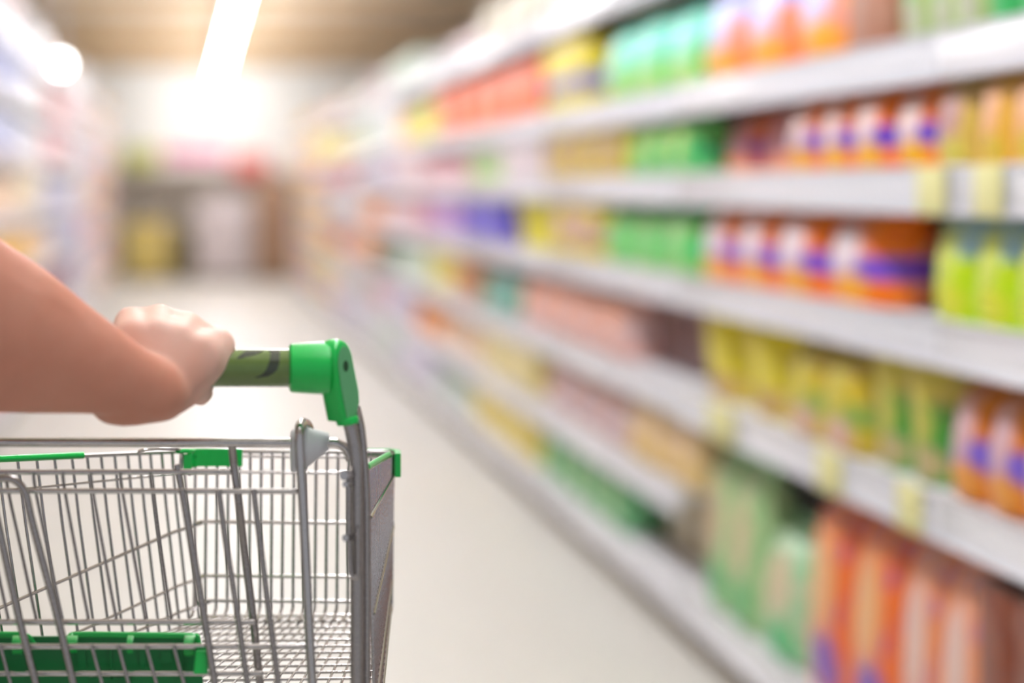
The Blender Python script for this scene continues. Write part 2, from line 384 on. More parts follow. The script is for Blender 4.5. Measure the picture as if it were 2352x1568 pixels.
# distant part of the right side: goods with haze painted in as pale colours, described by colour and shelf
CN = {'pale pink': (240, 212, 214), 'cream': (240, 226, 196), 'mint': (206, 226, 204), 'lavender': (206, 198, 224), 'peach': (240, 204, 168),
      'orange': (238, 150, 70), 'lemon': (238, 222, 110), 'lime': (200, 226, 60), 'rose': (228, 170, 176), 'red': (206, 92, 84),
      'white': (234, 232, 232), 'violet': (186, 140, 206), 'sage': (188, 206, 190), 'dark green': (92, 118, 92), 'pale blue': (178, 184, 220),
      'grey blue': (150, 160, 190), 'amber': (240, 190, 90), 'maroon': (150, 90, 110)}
KN = {'detergent_pouch': 'packet', 'carton': 'carton', 'bottle': 'bottle', 'tub': 'tub'}
SH = {.17: 'bottom shelf', .46: 'second shelf up', .50: 'second shelf up', .76: 'third shelf up', .85: 'third shelf up', 1.085: 'fourth shelf up', 1.2: 'fourth shelf up',
      1.38: 'fifth shelf up', 1.55: 'fifth shelf up', 1.64: 'sixth shelf up', 1.9: 'sixth shelf up', 2.03: 'top shelf', 2.25: 'top shelf'}
def far_run(side, z, ya, yb, col, kind, h, wdt=.46):
    n = max(1, round((yb-ya)/(wdt if kind in ('carton', 'detergent_pouch') else .4))); c = CN[col]
    k_ = .86 if z > 2 else 1  # top shelf colours darkened to offset the strong lamp light there
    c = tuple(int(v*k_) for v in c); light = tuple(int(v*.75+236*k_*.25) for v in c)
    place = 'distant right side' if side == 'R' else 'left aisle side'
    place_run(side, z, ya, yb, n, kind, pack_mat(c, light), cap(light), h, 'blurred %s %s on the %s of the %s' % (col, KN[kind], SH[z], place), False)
rows = {
 2.03: ['cream', 'pale pink', 'white', 'mint', 'pale pink', 'cream', 'white', 'peach'],
 1.64: [('lime', 962, 930), ('amber', 998, 964), 'white', 'mint', 'cream', 'lemon', 'cream', 'amber', 'peach'],
 1.38: ['rose', 'pale pink', 'lavender', 'white', 'red', 'rose', 'peach', 'pale pink', 'amber'],
 1.085: ['violet', 'rose', 'pale pink', 'orange', 'white', 'grey blue', 'peach', 'pale pink', 'rose'],
 .76: ['lemon', 'mint', 'dark green', 'orange', 'peach', 'red', 'lavender', 'rose', 'amber'],
 .46: ['peach', 'orange', 'lavender', 'rose', 'sage', 'pale pink', 'lemon', 'peach'],
 .17: ['sage', 'lavender', 'mint', 'white', 'lavender', 'rose', 'pale pink', 'amber'],
}
starts = {2.03: 1245, 1.64: 996, 1.38: 1060, 1.085: 1064, .76: 1046, .46: 1104, .17: 1084}
hts = {2.03: .2, 1.64: .30, 1.38: .2, 1.085: .235, .76: .24, .46: .235, .17: .235}
kinds = ['carton', 'detergent_pouch', 'bottle', 'carton', 'tub', 'detergent_pouch', 'bottle']
for zi, (z, cols) in enumerate(rows.items()):
    y = YX(starts[z]); k = 0; pend = [c for c in cols]
    while y < 29.6:
        c = pend[k % len(pend)] if y < 22 else ['amber', 'peach', 'lemon', 'rose', 'peach'][(k+zi) % 5]; c = c[0] if isinstance(c, tuple) else c
        L = random.uniform(1.4, 2.4)
        if z == 1.64 and k < 2: L = 1.1
        y1 = min(y+L, 29.8)
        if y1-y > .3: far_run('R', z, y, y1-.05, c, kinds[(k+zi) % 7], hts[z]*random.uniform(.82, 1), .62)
        y = y1; k += 1
lrows = {  # left goods, distance haze likewise painted in as pale colours
 2.25: ['pale pink', 'white', 'pale pink', 'peach', 'white', 'lavender', 'cream', 'white'],
 1.9: ['pale blue', 'white', 'red', 'pale pink', 'rose', 'white', 'pale pink', 'lavender'],
 1.55: ['pale blue', 'white', 'rose', 'white', 'lavender', 'pale pink', 'peach', 'cream'],
 1.2: ['peach', 'cream', 'pale blue', 'lavender', 'white', 'rose', 'amber', 'lemon'],
 .85: ['amber', 'peach', 'grey blue', 'lavender', 'rose', 'pale pink', 'amber', 'lemon'],
 .50: ['peach', 'maroon', 'maroon', 'grey blue', 'lavender', 'pale pink', 'amber', 'peach'],
 .17: ['rose', 'orange', 'lavender', 'violet', 'white', 'pale pink', 'amber', 'peach'],
}
for zi, (z, cols) in enumerate(lrows.items()):
    y = 11.2; k = 0
    while y < 29.6:
        y1 = min(y+random.uniform(1.7, 2.9), 29.8)
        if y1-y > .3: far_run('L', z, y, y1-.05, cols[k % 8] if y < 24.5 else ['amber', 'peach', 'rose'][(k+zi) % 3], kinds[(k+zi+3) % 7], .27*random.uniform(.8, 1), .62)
        y = y1; k += 1

# yellow price cards in the rails
def price_tag(px, z, half, label):
    y0, y1 = RX*F/(px+half-CX), RX*F/(px-half-CX)
    b = bmesh.new(); box(b, (RX-.010, y0, z-.084), (RX-.0065, y1, z+.012), .001)
    o = link('price_tag', b, TAG, loc=(RX-.008, (y0+y1)/2, z-.036)); tag(o, label, 'price tag', 'yellow price cards in the right shelf rails')
price_tag(2280, 1.38, 32, 'yellow price card on the eye level rail, nearest the right edge')
price_tag(2148, 1.38, 32, 'yellow price card on the eye level rail below the amber packets, further of two')
price_tag(2098, .75, 28, 'yellow price card on the sloping lower rail above the orange bags')
price_tag(1912, .75, 28, 'yellow price card on the sloping lower rail above the dark green gap')
price_tag(1662, .75, 30, 'yellow price card on the lower rail near the peach packets')

# end of the aisle
def zz(py, Y): return H-(py-CY)/F*Y
def xx(px, Y): return (px-CX)/F*Y
def end_box(name, px0, px1, top, Y, m, label, cat, dep=.5, door=None):
    t = empty(name, ((xx(px0, Y)+xx(px1, Y))/2, Y+dep/2, 0))
    x0, x1, z1 = xx(px0, Y), xx(px1, Y), zz(top, Y)
    b = bmesh.new(); box(b, (x0, Y, .08), (x1, Y+dep, z1), .01); link('cabinet_body', b, m, t)
    b = bmesh.new(); box(b, (x0+.02, Y+.03, 0), (x1-.02, Y+dep-.03, .08)); link('plinth', b, KICK, t)
    if door:
        dm = mat(name+'_door', door, .35)
        b = bmesh.new(); box(b, (x0+.04, Y-.02, .12), (x1-.04, Y-.001, z1-.05), .004); d = link('door', b, dm, t)
        b = bmesh.new(); tube(b, [(x1-.08, Y-.045, .5), (x1-.08, Y-.045, .75)], .01, 8); h = link('handle', b, CHROME, t)
        h.parent = d; h.location = (0, 0, 0)
    return tag(t, label, cat)
end_box('chest_cooler', 452, 578, 452, 31.3, mat('white_cooler', (232, 224, 224), .4), 'tall white cooler cabinet at the far end of the aisle', 'cooler', door=(226, 214, 216))
end_box('wooden_cabinet', 590, 668, 405, 31.3, mat('brown_wood', (176, 142, 100), .5, vary=.2), 'brown wooden cabinet standing right of the white cooler', 'cabinet', door=(184, 146, 120))
end_box('display_stand', 392, 446, 525, 31.3, mat('dark_olive', (112, 100, 66), .6), 'dark olive display stand left of the white cooler', 'display stand', dep=.4, door=(104, 94, 62))
end_box('promotion_crate', 285, 388, 510, 31.3, mat('yellow_card', (226, 200, 110), .6), 'yellow promotion crate stack beside the dark stand', 'display stand', dep=.4, door=(228, 204, 120))
t = empty('wall_shelving', (.25, 32.7, 0)); 
b = bmesh.new(); box(b, (-1.5, 32.9, 0), (2.0, 32.97, 1.62)); link('back_panel', b, mat('sand_panel', (232, 222, 210), .6), t)
for z in (.3, .75, 1.2, 1.6):
    b = bmesh.new(); box(b, (-1.5, 32.5, z-.03), (2.0, 32.899, z)); link('shelf_board', b, mat('sand_shelf', (236, 230, 224), .5), t)
for x in (-1.53, 2.0):
    b = bmesh.new(); box(b, (x, 32.5, 0), (x+.03, 32.97, 1.66)); link('side_panel', b, SHELF, t)
tag(t, 'low sand coloured shelving against the far wall behind the cooler', 'shelving')
RED = {'pink header sign above the far wall shelving': ((214, 130, 165), -.35, .6, 1.72, 1.95), 'coral red header sign above the brown cabinet': ((222, 120, 116), .68, 1.2, 1.5, 1.85),
       'yellow green header sign at the far left of the wall shelving': ((196, 196, 110), -.98, -.42, 1.62, 1.95)}
for lb, (c, x0, x1, z0, z1) in RED.items():
    t = empty('hanging_sign', ((x0+x1)/2, 32.2, z0))
    b = bmesh.new(); box(b, (x0, 32.18, z0), (x1, 32.21, z1), .004); link('sign_board', b, mat('sign_paint', c, .5), t)
    for x in (x0+.1, x1-.1):
        b = bmesh.new(); tube(b, [(x, 32.195, z1), (x, 32.195, CEILZ)], .004, 6); link('hanging_rod', b, SHELF, t)
    tag(t, lb, 'sign')
# round spotlight over the left shelves and an added lamp to brighten the far wall
def spot(x, y, z, r, e, label, px_rod=CEILZ):
    t = empty('spotlight', (x, y, z))
    b = bmesh.new(); bmesh.ops.create_uvsphere(b, u_segments=20, v_segments=12, radius=r); bmesh.ops.translate(b, verts=b.verts, vec=(x, y, z)); link('lit_globe', b, emit('lamp_globe', (255, 255, 255), e), t)
    b = bmesh.new(); tube(b, [(x, y, z+r*.9), (x, y, CEILZ)], .008, 8); link('hanging_rod', b, SHELF, t)
    b = bmesh.new(); lathe(b, [(r*.3, z+r*.85), (r*.5, z+r*1.0), (r*.2, z+r*1.3)], (x, y, 0), seg=16); link('collar', b, SHELF, t)
    tag(t, label, 'lamp')
spot(xx(140, 14), 14, zz(147, 14), .042, 16, 'bright white globe lamp hanging above the left shelves')
spot(xx(92, 12.6), 12.6, zz(95, 12.6), .05, .9, 'dim pinkish globe lamp hanging behind the bright one')
wl = bpy.data.lights.new('far_wall_wash', 'AREA'); wl.energy = 24; wl.size = 1.6; wl.size_y = .3; wl.shape = 'RECTANGLE'
wo = bpy.data.objects.new('far_wall_wash', wl); C.objects.link(wo); wo.rotation_euler = (math.radians(50), 0, 0)
t = empty('added_wall_washer', (.43, 31.6, 3.0)); wo.parent = t  # fixture added to give the far wall light a body
b = bmesh.new(); box(b, (-.4, 31.36, 3.07), (1.26, 31.6, 3.13), .01); link('added_housing', b, SHELF, t)
for x in (-.2, 1.06):
    b = bmesh.new(); tube(b, [(x, 31.48, 3.13), (x, 31.48, CEILZ)], .01, 8); link('hanging_rod', b, SHELF, t)
tag(t, 'added slim white fixture near the ceiling that washes the far wall bright', 'ceiling light')

# ------------------------------------------------------------------ the shopping trolley
YH = 1.875                                          # distance of the handle
cart = empty('shopping_trolley', (-.1, 2.1, 0))
tag(cart, 'chrome wire shopping trolley with green plastic corners and an olive handle', 'shopping trolley')
def part(name, bm, m, parent=None, label=None):
    o = link(name, bm, m, cart)
    if parent: o.parent = parent; o.location = (0, 0, 0)
    if label: o['label'] = label
    return o
def rp(r, Y=YH): return r*Y/F
# handle
b = bmesh.new(); xl = -.52
tube(b, [(xl, YH, P(0, 845, YH).z), (P(668, 845, YH).x, YH, P(0, 845, YH).z)], rp(43.5), 40)
handle = part('handle', b, OLIVE, label='olive green glossy handle sleeve')
b = bmesh.new()                                      # curved leaf-like print on the sleeve
def sleeve(px, py, r=rp(43.5)+.00025):
    dz = (845-py)/43.5*.999; dz = max(-.98, min(.98, dz)); a = math.asin(dz)
    return Vector((P(px, 0, YH).x, YH-r*math.cos(a), P(0, 845, YH).z+r*math.sin(a)))
def strip(rowsp):
    prev = None
    for py, xa, xb in rowsp:
        cur = [b.verts.new(sleeve(xa+(xb-xa)*k/4, py)) for k in range(5)]
        if prev:
            for k in range(4): b.faces.new((prev[k], prev[k+1], cur[k+1], cur[k]))
        prev = cur
strip([(803, 615, 640), (808, 620, 643), (814, 620, 641), (822, 618, 641), (830, 616, 640), (838, 613, 638), (846, 609, 634), (852, 604, 628), (857, 598, 620), (861, 588, 612), (863.5, 582, 590)])
strip([(804, 565, 606), (808, 558, 598), (813, 551, 586), (817, 546, 566), (821, 543, 552)])
o = part('handle_print', b, OLIVE_D, handle, 'dark leaf shaped print')
def end_cap(mirror):
    s = -1 if mirror else 1
    def M(v): return Vector((-.37*1+( -v.x+.0) if False else v.x, v.y, v.z))
    shift = 0
    def X(v):
        v = Vector(v)
        if mirror: v.x = 2*cxm-v.x
        return v
    cxm = (xl+P(800, 0, YH).x-.02)/2-.0
    z0 = P(0, 845, YH).z
    b = bmesh.new(); xa, xb = P(663, 0, YH).x, P(756, 0, YH).x
    prof = [(rp(50), xa+.0006), (rp(55), xa+.0016), (rp(56.5), xa+.004), (rp(61), xb-.002), (rp(61), xb)]
    prof = [(rp(46), xa)]+prof
    if mirror: prof = [(r, 2*cxm-h) for r, h in prof]
    lathe(b, prof, (0, YH, z0+.0), axis='X', seg=40)
    cap_ = part('handle_end_cap', b, GREEN, label='green plastic end cap on the handle')
    # rounded clamp: a stadium plate turned towards the rear, leaning outwards
    n = Vector((.80, -.60, .03)).normalized(); d = Vector((.24, .02, -.96)).normalized()
    dep = n.cross(d).normalized(); d = dep.cross(n).normalized()
    if d.z > 0: d = -d
    c0 = P(771, 836, YH-.002); th = rp(50); r0 = rp(58)
    def prof2(k):                                     # outline in (dep, d): round top, long straight front, slanted foot
        pts = []
        for i in range(17):
            a = PI*i/16; pts.append((math.cos(a)*r0*.72*k, -math.sin(a)*r0*k))
        pts += [(-r0*.70*k, rp(40)), (-r0*.46*k, rp(128)), (r0*.34*k, rp(130)), (r0*.86*k, rp(100)), (r0*.92*k, rp(74))]
        return pts
    b = bmesh.new()
    layers = []
    for off, k in ((-.52, .80), (-.42, .93), (-.2, 1), (.2, 1), (.42, .93), (.50, .82)):
        layers.append([b.verts.new(X(c0+dep*u*1+d*v+n*off*th)) for u, v in prof2(k)])
    m = len(layers[0])
    for a, c in zip(layers, layers[1:]):
        for k in range(m): b.faces.new((a[k], a[(k+1) % m], c[(k+1) % m], c[k]))
    b.faces.new(layers[0]); b.faces.new(layers[-1])
    part('clamp_body', b, GREEN, cap_)
    b = bmesh.new(); face = [b.verts.new(X(c0+dep*u+d*(v)+n*(.50*th+.0003))) for u, v in prof2(.72)]; b.faces.new(face)
    f2 = bmesh.ops.extrude_face_region(b, geom=list(b.faces)); 
    bmesh.ops.translate(b, verts=[v for v in f2['geom'] if isinstance(v, bmesh.types.BMVert)], vec=(n if not mirror else Vector((-n.x, n.y, n.z)))*.0004)
    part('clamp_face', b, GREEN_FACE, cap_, 'paler matte green face')
    b = bmesh.new(); cc = c0+n*(.50*th+.0009)+d*rp(4)
    ring = [b.verts.new(X(cc+dep*math.cos(2*PI*k/20)*rp(11)+d*math.sin(2*PI*k/20)*rp(13))) for k in range(20)]
    ring2 = [b.verts.new(X(cc-n*.004+dep*math.cos(2*PI*k/20)*rp(10)+d*math.sin(2*PI*k/20)*rp(12))) for k in range(20)]
    for k in range(20): b.faces.new((ring[k], ring[(k+1) % 20], ring2[(k+1) % 20], ring2[k]))
    b.faces.new(ring2); b.faces.new(ring)
    part('screw_hole', b, mat('screw_recess', (22, 70, 34), .5), cap_, 'dark screw hole')
    b = bmesh.new(); cc = P(798, 966, YH+.0)
    lathe(b, [(rp(20), -.003), (rp(25), -.0028), (rp(27), 0), (rp(25), .0028), (rp(20), .003)], (0, 0, 0), seg=28)
    bmesh.ops.transform(b, matrix=Matrix.Translation(X(cc)) @ Matrix.Rotation(math.radians(-10*s), 4, 'Y'), verts=b.verts)
    part('collar_ring', b, GREEN, cap_)
    return cap_
end_cap(False)
end_cap(True)
# posts: the two welded tubes on the right (and their twins out of frame on the left), castors
def castor(x, y):
    b = bmesh.new(); lathe(b, [(.03, -.013), (.058, -.012), (.0625, -.007), (.0625, .007), (.058, .012), (.03, .013)], (x, y, .0625), axis='X', seg=28)
    wv = part('castor_wheel', b, BLACKPL)
    b = bmesh.new()
    for sx in (-.02, .02): box(b, (x+sx-.0015, y-.015, .05), (x+sx+.0015, y+.02, .145))
    box(b, (x-.0215, y-.02, .145), (x+.0215, y+.025, .149)); part('castor_fork', b, GALV, wv)
LXs = 2*((xl+P(800, 0, YH).x-.02)/2)                 # mirror constant for the left side
def mir(p): return Vector((LXs-p.x, p.y, p.z))
for s in (0, 1):
    f = (lambda p: p) if s == 0 else mir
    a = [P(799, 960, YH+.002), P(806, 985, YH), P(815, 1030, YH-.001), P(819, 1080, YH-.002), P(820, 1300, YH-.002), P(820, 1568, YH-.002), Vector((P(820, 0, YH).x, YH, .15))]
    b = bmesh.new(); tube(b, [f(v) for v in a], rp(15.5), 16, smooth=5); part('handle_post', b, GALV, label='outer steel tube under the green clamp' if s == 0 else None)
    a = [P(817, 935, YH+.018), P(828, 985, YH+.012), P(835, 1060, YH+.012), P(840, 1150, YH+.012), P(841, 1300, YH+.012), P(841, 1568, YH+.012), Vector((P(841, 0, YH).x, YH+.012, .155))]
    b = bmesh.new(); tube(b, [f(v) for v in a], rp(11), 14, smooth=5); part('rear_post', b, GALV)
    c = f(Vector((P(828, 0, YH).x, YH+.004, 0))); castor(c.x, c.y)
    # low chassis rail running forward to the front castor
    fr = f(Vector((P(700, 0, YH).x, 2.42, .16)))
    b = bmesh.new(); tube(b, [(c.x, c.y, .19), (c.x, c.y+.1, .17), tuple(fr)], .009, 12, smooth=5); part('chassis_rail', b, GALV)
    castor(fr.x, fr.y)
# long U bend beside the post on the right
b = bmesh.new(); Yb = YH-.012
tube(b, [P(806, 1075, Yb+.006), P(801, 1110, Yb), P(801, 1200, Yb), P(804, 1300, Yb), P(809, 1322, Yb), P(817, 1326, Yb), P(822, 1312, Yb), P(822, 1210, Yb)], rp(6), 10, smooth=5)
part('hinge_loop', b, GALV)
for i, (px, py, r) in enumerate(((790, 1092, 11), (793, 1112, 7), (793, 1235, 8))):
    b = bmesh.new(); c = P(px, py, YH-.02); c2 = P(px+14, py-2, YH-.008)
    tube(b, [c, c2], rp(r), 16); part('weld_stud', b, CHROME)
# top cross bar, bending into the right post
b = bmesh.new(); Yc = YH+.02
def zc(py): return P(0, py, Yc).z
tube(b, [mir(P(800, 1052, Yc)), Vector((LXs-P(790, 0, Yc).x, Yc, zc(1024))), Vector((LXs-P(770, 0, Yc).x, Yc, zc(1016))), P(-700, 1015, Yc), P(0, 1015, Yc), P(700, 1017, Yc), P(760, 1017, Yc), P(780, 1021, Yc), P(796, 1032, Yc), P(806, 1056, Yc)], rp(11.5, Yc), 16, smooth=6)
part('top_cross_bar', b, CHROME, label='thick chrome bar across the rear of the basket')
# hooked hinge bar with its white plastic bush
Yg = YH+.0
hook = [P(712, 1060, Yg+.055), P(712, 1000, Yg+.052), P(708, 978, Yg+.04), P(698, 970, Yg+.024), P(689, 978, Yg+.008), P(688, 1005, Yg+.002), P(690, 1060, Yg), P(697, 1180, Yg), P(704, 1320, Yg), P(711, 1460, Yg), P(719, 1600, Yg), P(728, 1760, Yg)]
b = bmesh.new(); tube(b, hook, rp(11), 16, smooth=6); part('hooked_gate_bar', b, CHROME, label='thick chrome bar hooked over the cross bar')
b = bmesh.new(); Yw = Yc
lathe(b, [(rp(14), P(668, 0, Yw).x), (rp(47), P(669, 0, Yw).x), (rp(50), P(674, 0, Yw).x), (rp(50), P(704, 0, Yw).x), (rp(46), P(708, 0, Yw).x), (rp(38), P(722, 0, Yw).x), (rp(28), P(742, 0, Yw).x), (rp(20), P(756, 0, Yw).x), (rp(14), P(757, 0, Yw).x)], (0, Yw+.004, P(0, 1034, Yw).z), axis='X', seg=36)
for v in b.verts: v.co.z += rp(20)*(v.co.x-P(683, 0, Yw).x)/(P(757, 0, Yw).x-P(683, 0, Yw).x)
part('hinge_bush', b, WHITEPL, label='white plastic hinge bush')
# child seat gate: horizontal rods
def rod(name, pts, r, m=CHROME, sm=0, Y=None, seg=12, parent=None):
    b = bmesh.new(); tube(b, pts, r, seg, smooth=sm); return part(name, b, m, parent)
Y1 = YH+.008
rod('gate_rod', [P(-560, 1084, Y1+.02), P(0, 1084, Y1+.02), P(540, 1083, Y1+.02)], rp(6.8))
rod('gate_rod', [P(-560, 1127, Y1), P(70, 1127, Y1), P(688, 1128, Y1)], rp(6.6))
rod('gate_rod', [P(-560, 1428, Y1+.012), P(584, 1428, Y1+.012)], rp(7))
rod('gate_rod', [P(-560, 1484, Y1), P(728, 1484, Y1)], rp(6.8))
rod('gate_rod', [P(-560, 1546, Y1+.012), P(602, 1546, Y1+.012)], rp(6.6))
# thick upright of the seat frame behind the rods
rod('seat_upright', [P(532, 1018, Yc), P(538, 1075, Yc+.004), P(548, 1150, Yc+.002), P(562, 1270, Y1+.022), P(580, 1410, Y1+.022), P(597, 1568, Y1+.026), P(612, 1700, Y1+.03)], rp(9.6), sm=4, m=GALV)
Yf = YH-.006
for a in (((418, 1124), (438, 1240), (466, 1400), (493, 1568), (510, 1680), 8.6), ((502, 1124), (518, 1240), (544, 1400), (568, 1568), (584, 1680), 7.2), ((582, 1122), (598, 1250), (617, 1400), (639, 1568), (655, 1700), 7.2)):
    r = a[-1]; rod('gate_bar', [P(x, y, Yf) for x, y in a[:-1]], rp(r), m=GALV, sm=4)
# looped bars on the left
rod('looped_gate_bar', [P(-150, 1560, Yf), P(-90, 1330, Yf), P(-40, 1170, Yf), P(-18, 1112, Yf), P(8, 1098, Yf), P(36, 1104, Yf), P(58, 1132, Yf), P(72, 1190, Yf), P(98, 1290, Yf), P(133, 1420, Yf), P(168, 1568, Yf), P(192, 1680, Yf)], rp(9), m=GALV, sm=5)
rod('gate_bar', [P(-22, 1124, Yf), P(6, 1250, Yf), P(44, 1420, Yf), P(82, 1568, Yf), P(105, 1680, Yf)], rp(9), m=GALV, sm=4)
for k in range(5):
    x = -110-84*k
    rod('gate_bar', [P(x, 1124, Yf), P(x+40, 1300, Yf), P(x+95, 1568, Yf), P(x+115, 1680, Yf)], rp(8), m=GALV, sm=4)
# thinner seat back wires between the second rod and the 1428 rod
Ys = Y1+.016
tw = [(-112, -38), (-50, 20), (14, 84), (77, 144), (144, 204), (208, 268), (276, 335), (345, 394)]
for xa, xb in tw:
    rod('seat_wire', [P(xa, 1090, Ys), P(xa+5, 1128, Ys), P(xa+(xb-xa)*.42, 1240, Ys), P(xa+(xb-xa)*.82, 1370, Ys), P(xb, 1424, Ys)], rp(4.1), m=GALV, sm=3, seg=8)
rod('seat_wire', [P(406, 1066, Ys+.005), P(413, 1100, Ys+.005), P(420, 1135, Ys)], rp(8.5), m=GALV)
# short wires in front of the green panel
for x in (-75, 0, 210, 271, 335, 398):
    rod('panel_wire', [P(x, 1480, Yf+.004), P(x+24, 1568, Yf+.004), P(x+44, 1650, Yf+.004)], rp(4.6), m=GALV, seg=8)
# green advertisement panel of the seat, with clips over the rod
Yp = Y1+.03
panel = empty('seat_panel', cart.location); panel.parent = cart; panel.location = (0, 0, 0)
b = bmesh.new()
def slab(bm, x0, y0, x1, y1, Y, th=.004, sl=0, bev=.0008):
    pts = [P(x0, y0, Y), P(x1, y0, Y), P(x1+sl, y1, Y), P(x0+sl, y1, Y)]
    lo = [bm.verts.new(p) for p in pts]; hi = [bm.verts.new(p+Vector((0, th, 0))) for p in pts]
    bm.faces.new(lo); bm.faces.new(hi[::-1])
    for i in range(4): bm.faces.new((lo[i], lo[(i+1) % 4], hi[(i+1) % 4], hi[i]))
slab(b, -400, 1462, 455, 1690, Yp, .004, 25)
def ppart(name, bm, m): 
    o = link(name, bm, m, cart); o.parent = panel; o.location = -cart.location; return o
ppart('panel_plate', b, DGREEN)
b = bmesh.new()
for x0, x1, y0, y1 in ((175, 195, 1490, 1535), (318, 332, 1480, 1535), (368, 392, 1494, 1522), (412, 418, 1480, 1560), (60, 66, 1480, 1560), (250, 256, 1480, 1560), (205, 300, 1556, 1562)):
    b = bmesh.new(); slab(b, x0, y0, x1, y1, Yp-.003, .003, 4); ppart('panel_rib', b, DGREEN)
b = bmesh.new()
tube(b, [P(156, 1482, Yp-.012), P(164, 1464, Yp-.004), P(176, 1457, Yp), P(300, 1458, Yp), P(440, 1460, Yp), P(452, 1466, Yp), P(457, 1482, Yp)], rp(7.5), 12, smooth=4); ppart('panel_rim', b, GREEN)
b = bmesh.new()
tube(b, [P(-300, 1457, Yp), P(20, 1457, Yp), P(52, 1459, Yp), P(66, 1464, Yp), P(78, 1480, Yp)], rp(7.5), 12, smooth=4); ppart('panel_rim', b, GREEN)
for x0, x1, h in ((151, 177, 1500), (291, 305, 1501), (422, 446, 1507), (27, 52, 1502)):
    b = bmesh.new(); xm = (x0+x1)/2; w_ = (x1-x0)/2
    prev = None
    for (py, dy, dx) in ((1458, .0, 3), (1460, -.012, 2), (1470, -.024, 0), (1484, -.0285, -1), (h-3, -.027, 0), (h, -.022, 1)):
        Yq = Yp+dy
        row = [b.verts.new(P(xm-w_+dx, py, Yq)), b.verts.new(P(xm+w_+dx, py, Yq)), b.verts.new(P(xm+w_+dx, py, Yq)+Vector((0, .005, -.0006))), b.verts.new(P(xm-w_+dx, py, Yq)+Vector((0, .005, -.0006)))]
        if prev:
            for k in range(4): b.faces.new((prev[k], prev[(k+1) % 4], row[(k+1) % 4], row[k]))
        else: b.faces.new(row)
        prev = row
    b.faces.new(prev)
    bmesh.ops.bevel(b, geom=list(b.edges), offset=.0007, segments=2, affect='EDGES')
    ppart('panel_clip', b, GREEN)
b = bmesh.new(); slab(b, 450, 1496, 478, 1548, Y1-.012, .02, 0); 
for v in b.verts:
    if v.co.z < P(0, 1530, Y1).z: v.co.x -= rp(6) if v.co.x < P(460, 0, Y1).x else 0
bmesh.ops.bevel(b, geom=list(b.edges), offset=.001, segments=2, affect='EDGES'); ppart('panel_corner_tab', b, GREEN)

# ---- basket: four corner edges back-projected, wires laid between them
YN, YF = 1.935, 2.22
NLt, NLb = P(-450, 1076, YN), P(-330, 1760, YN)
FLt, FLb = P(432, 1036, YF), P(468, 1415, YF)
NRt, NRb = P(842, 1078, YN), P(862, 1740, YN)
FRt, FRb = P(905, 1040, YF), P(893, 1412, YF)
lp = lambda a, c, t: a+(c-a)*t
def tl(px, A, B, na, nb):                           # where along the top edge the photo column px falls
    xa, xb = (A.x/A.y*F+CX), (B.x/B.y*F+CX)
    s = (px-xa)/(xb-xa); ya, yb = A.y, B.y
    return s*ya/(yb+s*(ya-yb))
wr = rp(3.6, 2.1)
# left wall
b = bmesh.new()
cols = [420, 395, 371, 345, 320, 293, 263, 232, 200, 165, 125, 84, 40, -6, -54, -104, -156, -210, -266, -324, -384]
for px in cols:
    t = tl(px, NLt, FLt, 0, 0); tube(b, [lp(NLt, FLt, t), lp(lp(NLt, FLt, t), lp(NLb, FLb, t), .3)+Vector((-.001, 0, 0)), lp(NLb, FLb, t)], wr, 8)
for fn, ff, r in ((.14, .126, 3.2), (.70, .434, 4.4), (.9, .755, 3.8), (.97, .913, 3.8)):
    A, B = lp(NLt, NLb, fn), lp(FLt, FLb, ff)
    tube(b, [A, lp(A, B, .93), B+(Vector((.008, .001, 0)))], rp(r, 2.1), 8)
left_wall = part('basket_side', b, CHROME)
# right wall
b = bmesh.new()
for k in range(24):
    t = k/23; A, B = lp(NRt, FRt, t), lp(NRb, FRb, t)
    tube(b, [A, lp(A, B, .35)+Vector((.0, 0, 0)), lp(A, B, .55)+Vector((.001, 0, 0)), B], wr, 8)
for fn, ff in ((.165, .126), (.5, .434), (.8, .755), (.95, .913)):
    A, B = lp(NRt, NRb, fn)+Vector((.002, 0, 0)), lp(FRt, FRb, ff)+Vector((.002, 0, 0))
    tube(b, [A, lp(A, B, .96), B+Vector((-.006, .002, 0))], rp(4.2, 2.1), 8)
part('basket_side', b, CHROME)
# front wall
b = bmesh.new()
n = 19
for k in range(n):
    px = 449+k*25.2; A = P(px, 1040, YF); B = P(px-3, 1395, YF)
    tube(b, [A, lp(A, B, .55), B, B+Vector((-.002, -.006, -.006)), B+Vector((-.006, -.02, -.010))], rp(3.6, YF), 8)
for (y, xa, xb, r) in ((1047, 440, 900, 3.6), (1083, 440, 903, 4.2), (1198, 452, 901, 4.6), (1322, 458, 898, 4.4), (1379, 463, 896, 4.4)):
    tube(b, [P(xa-5, y+5, YF-.022), P(xa+8, y+1, YF-.006), P(xa+26, y, YF-.002), P((xa+xb)/2, y+1.5, YF), P(xb-20, y+3, YF-.002), P(xb, y+4, YF-.01)], rp(r, YF), 8, smooth=3)
part('basket_front', b, CHROME)
# floor grid
b = bmesh.new()
for k in range(22):
    t = k/21.0; s = 1-t
    L0, R0 = lp(NLb, FLb, s), lp(NRb, FRb, s)
    tube(b, [L0, R0], rp(3.6, 2.1), 8)
for k in range(26):
    t = k/25.0
    tube(b, [lp(NLb, NRb, t), lp(FLb, FRb, t)], rp(3.0, 2.1), 6)
part('basket_floor', b, CHROME)
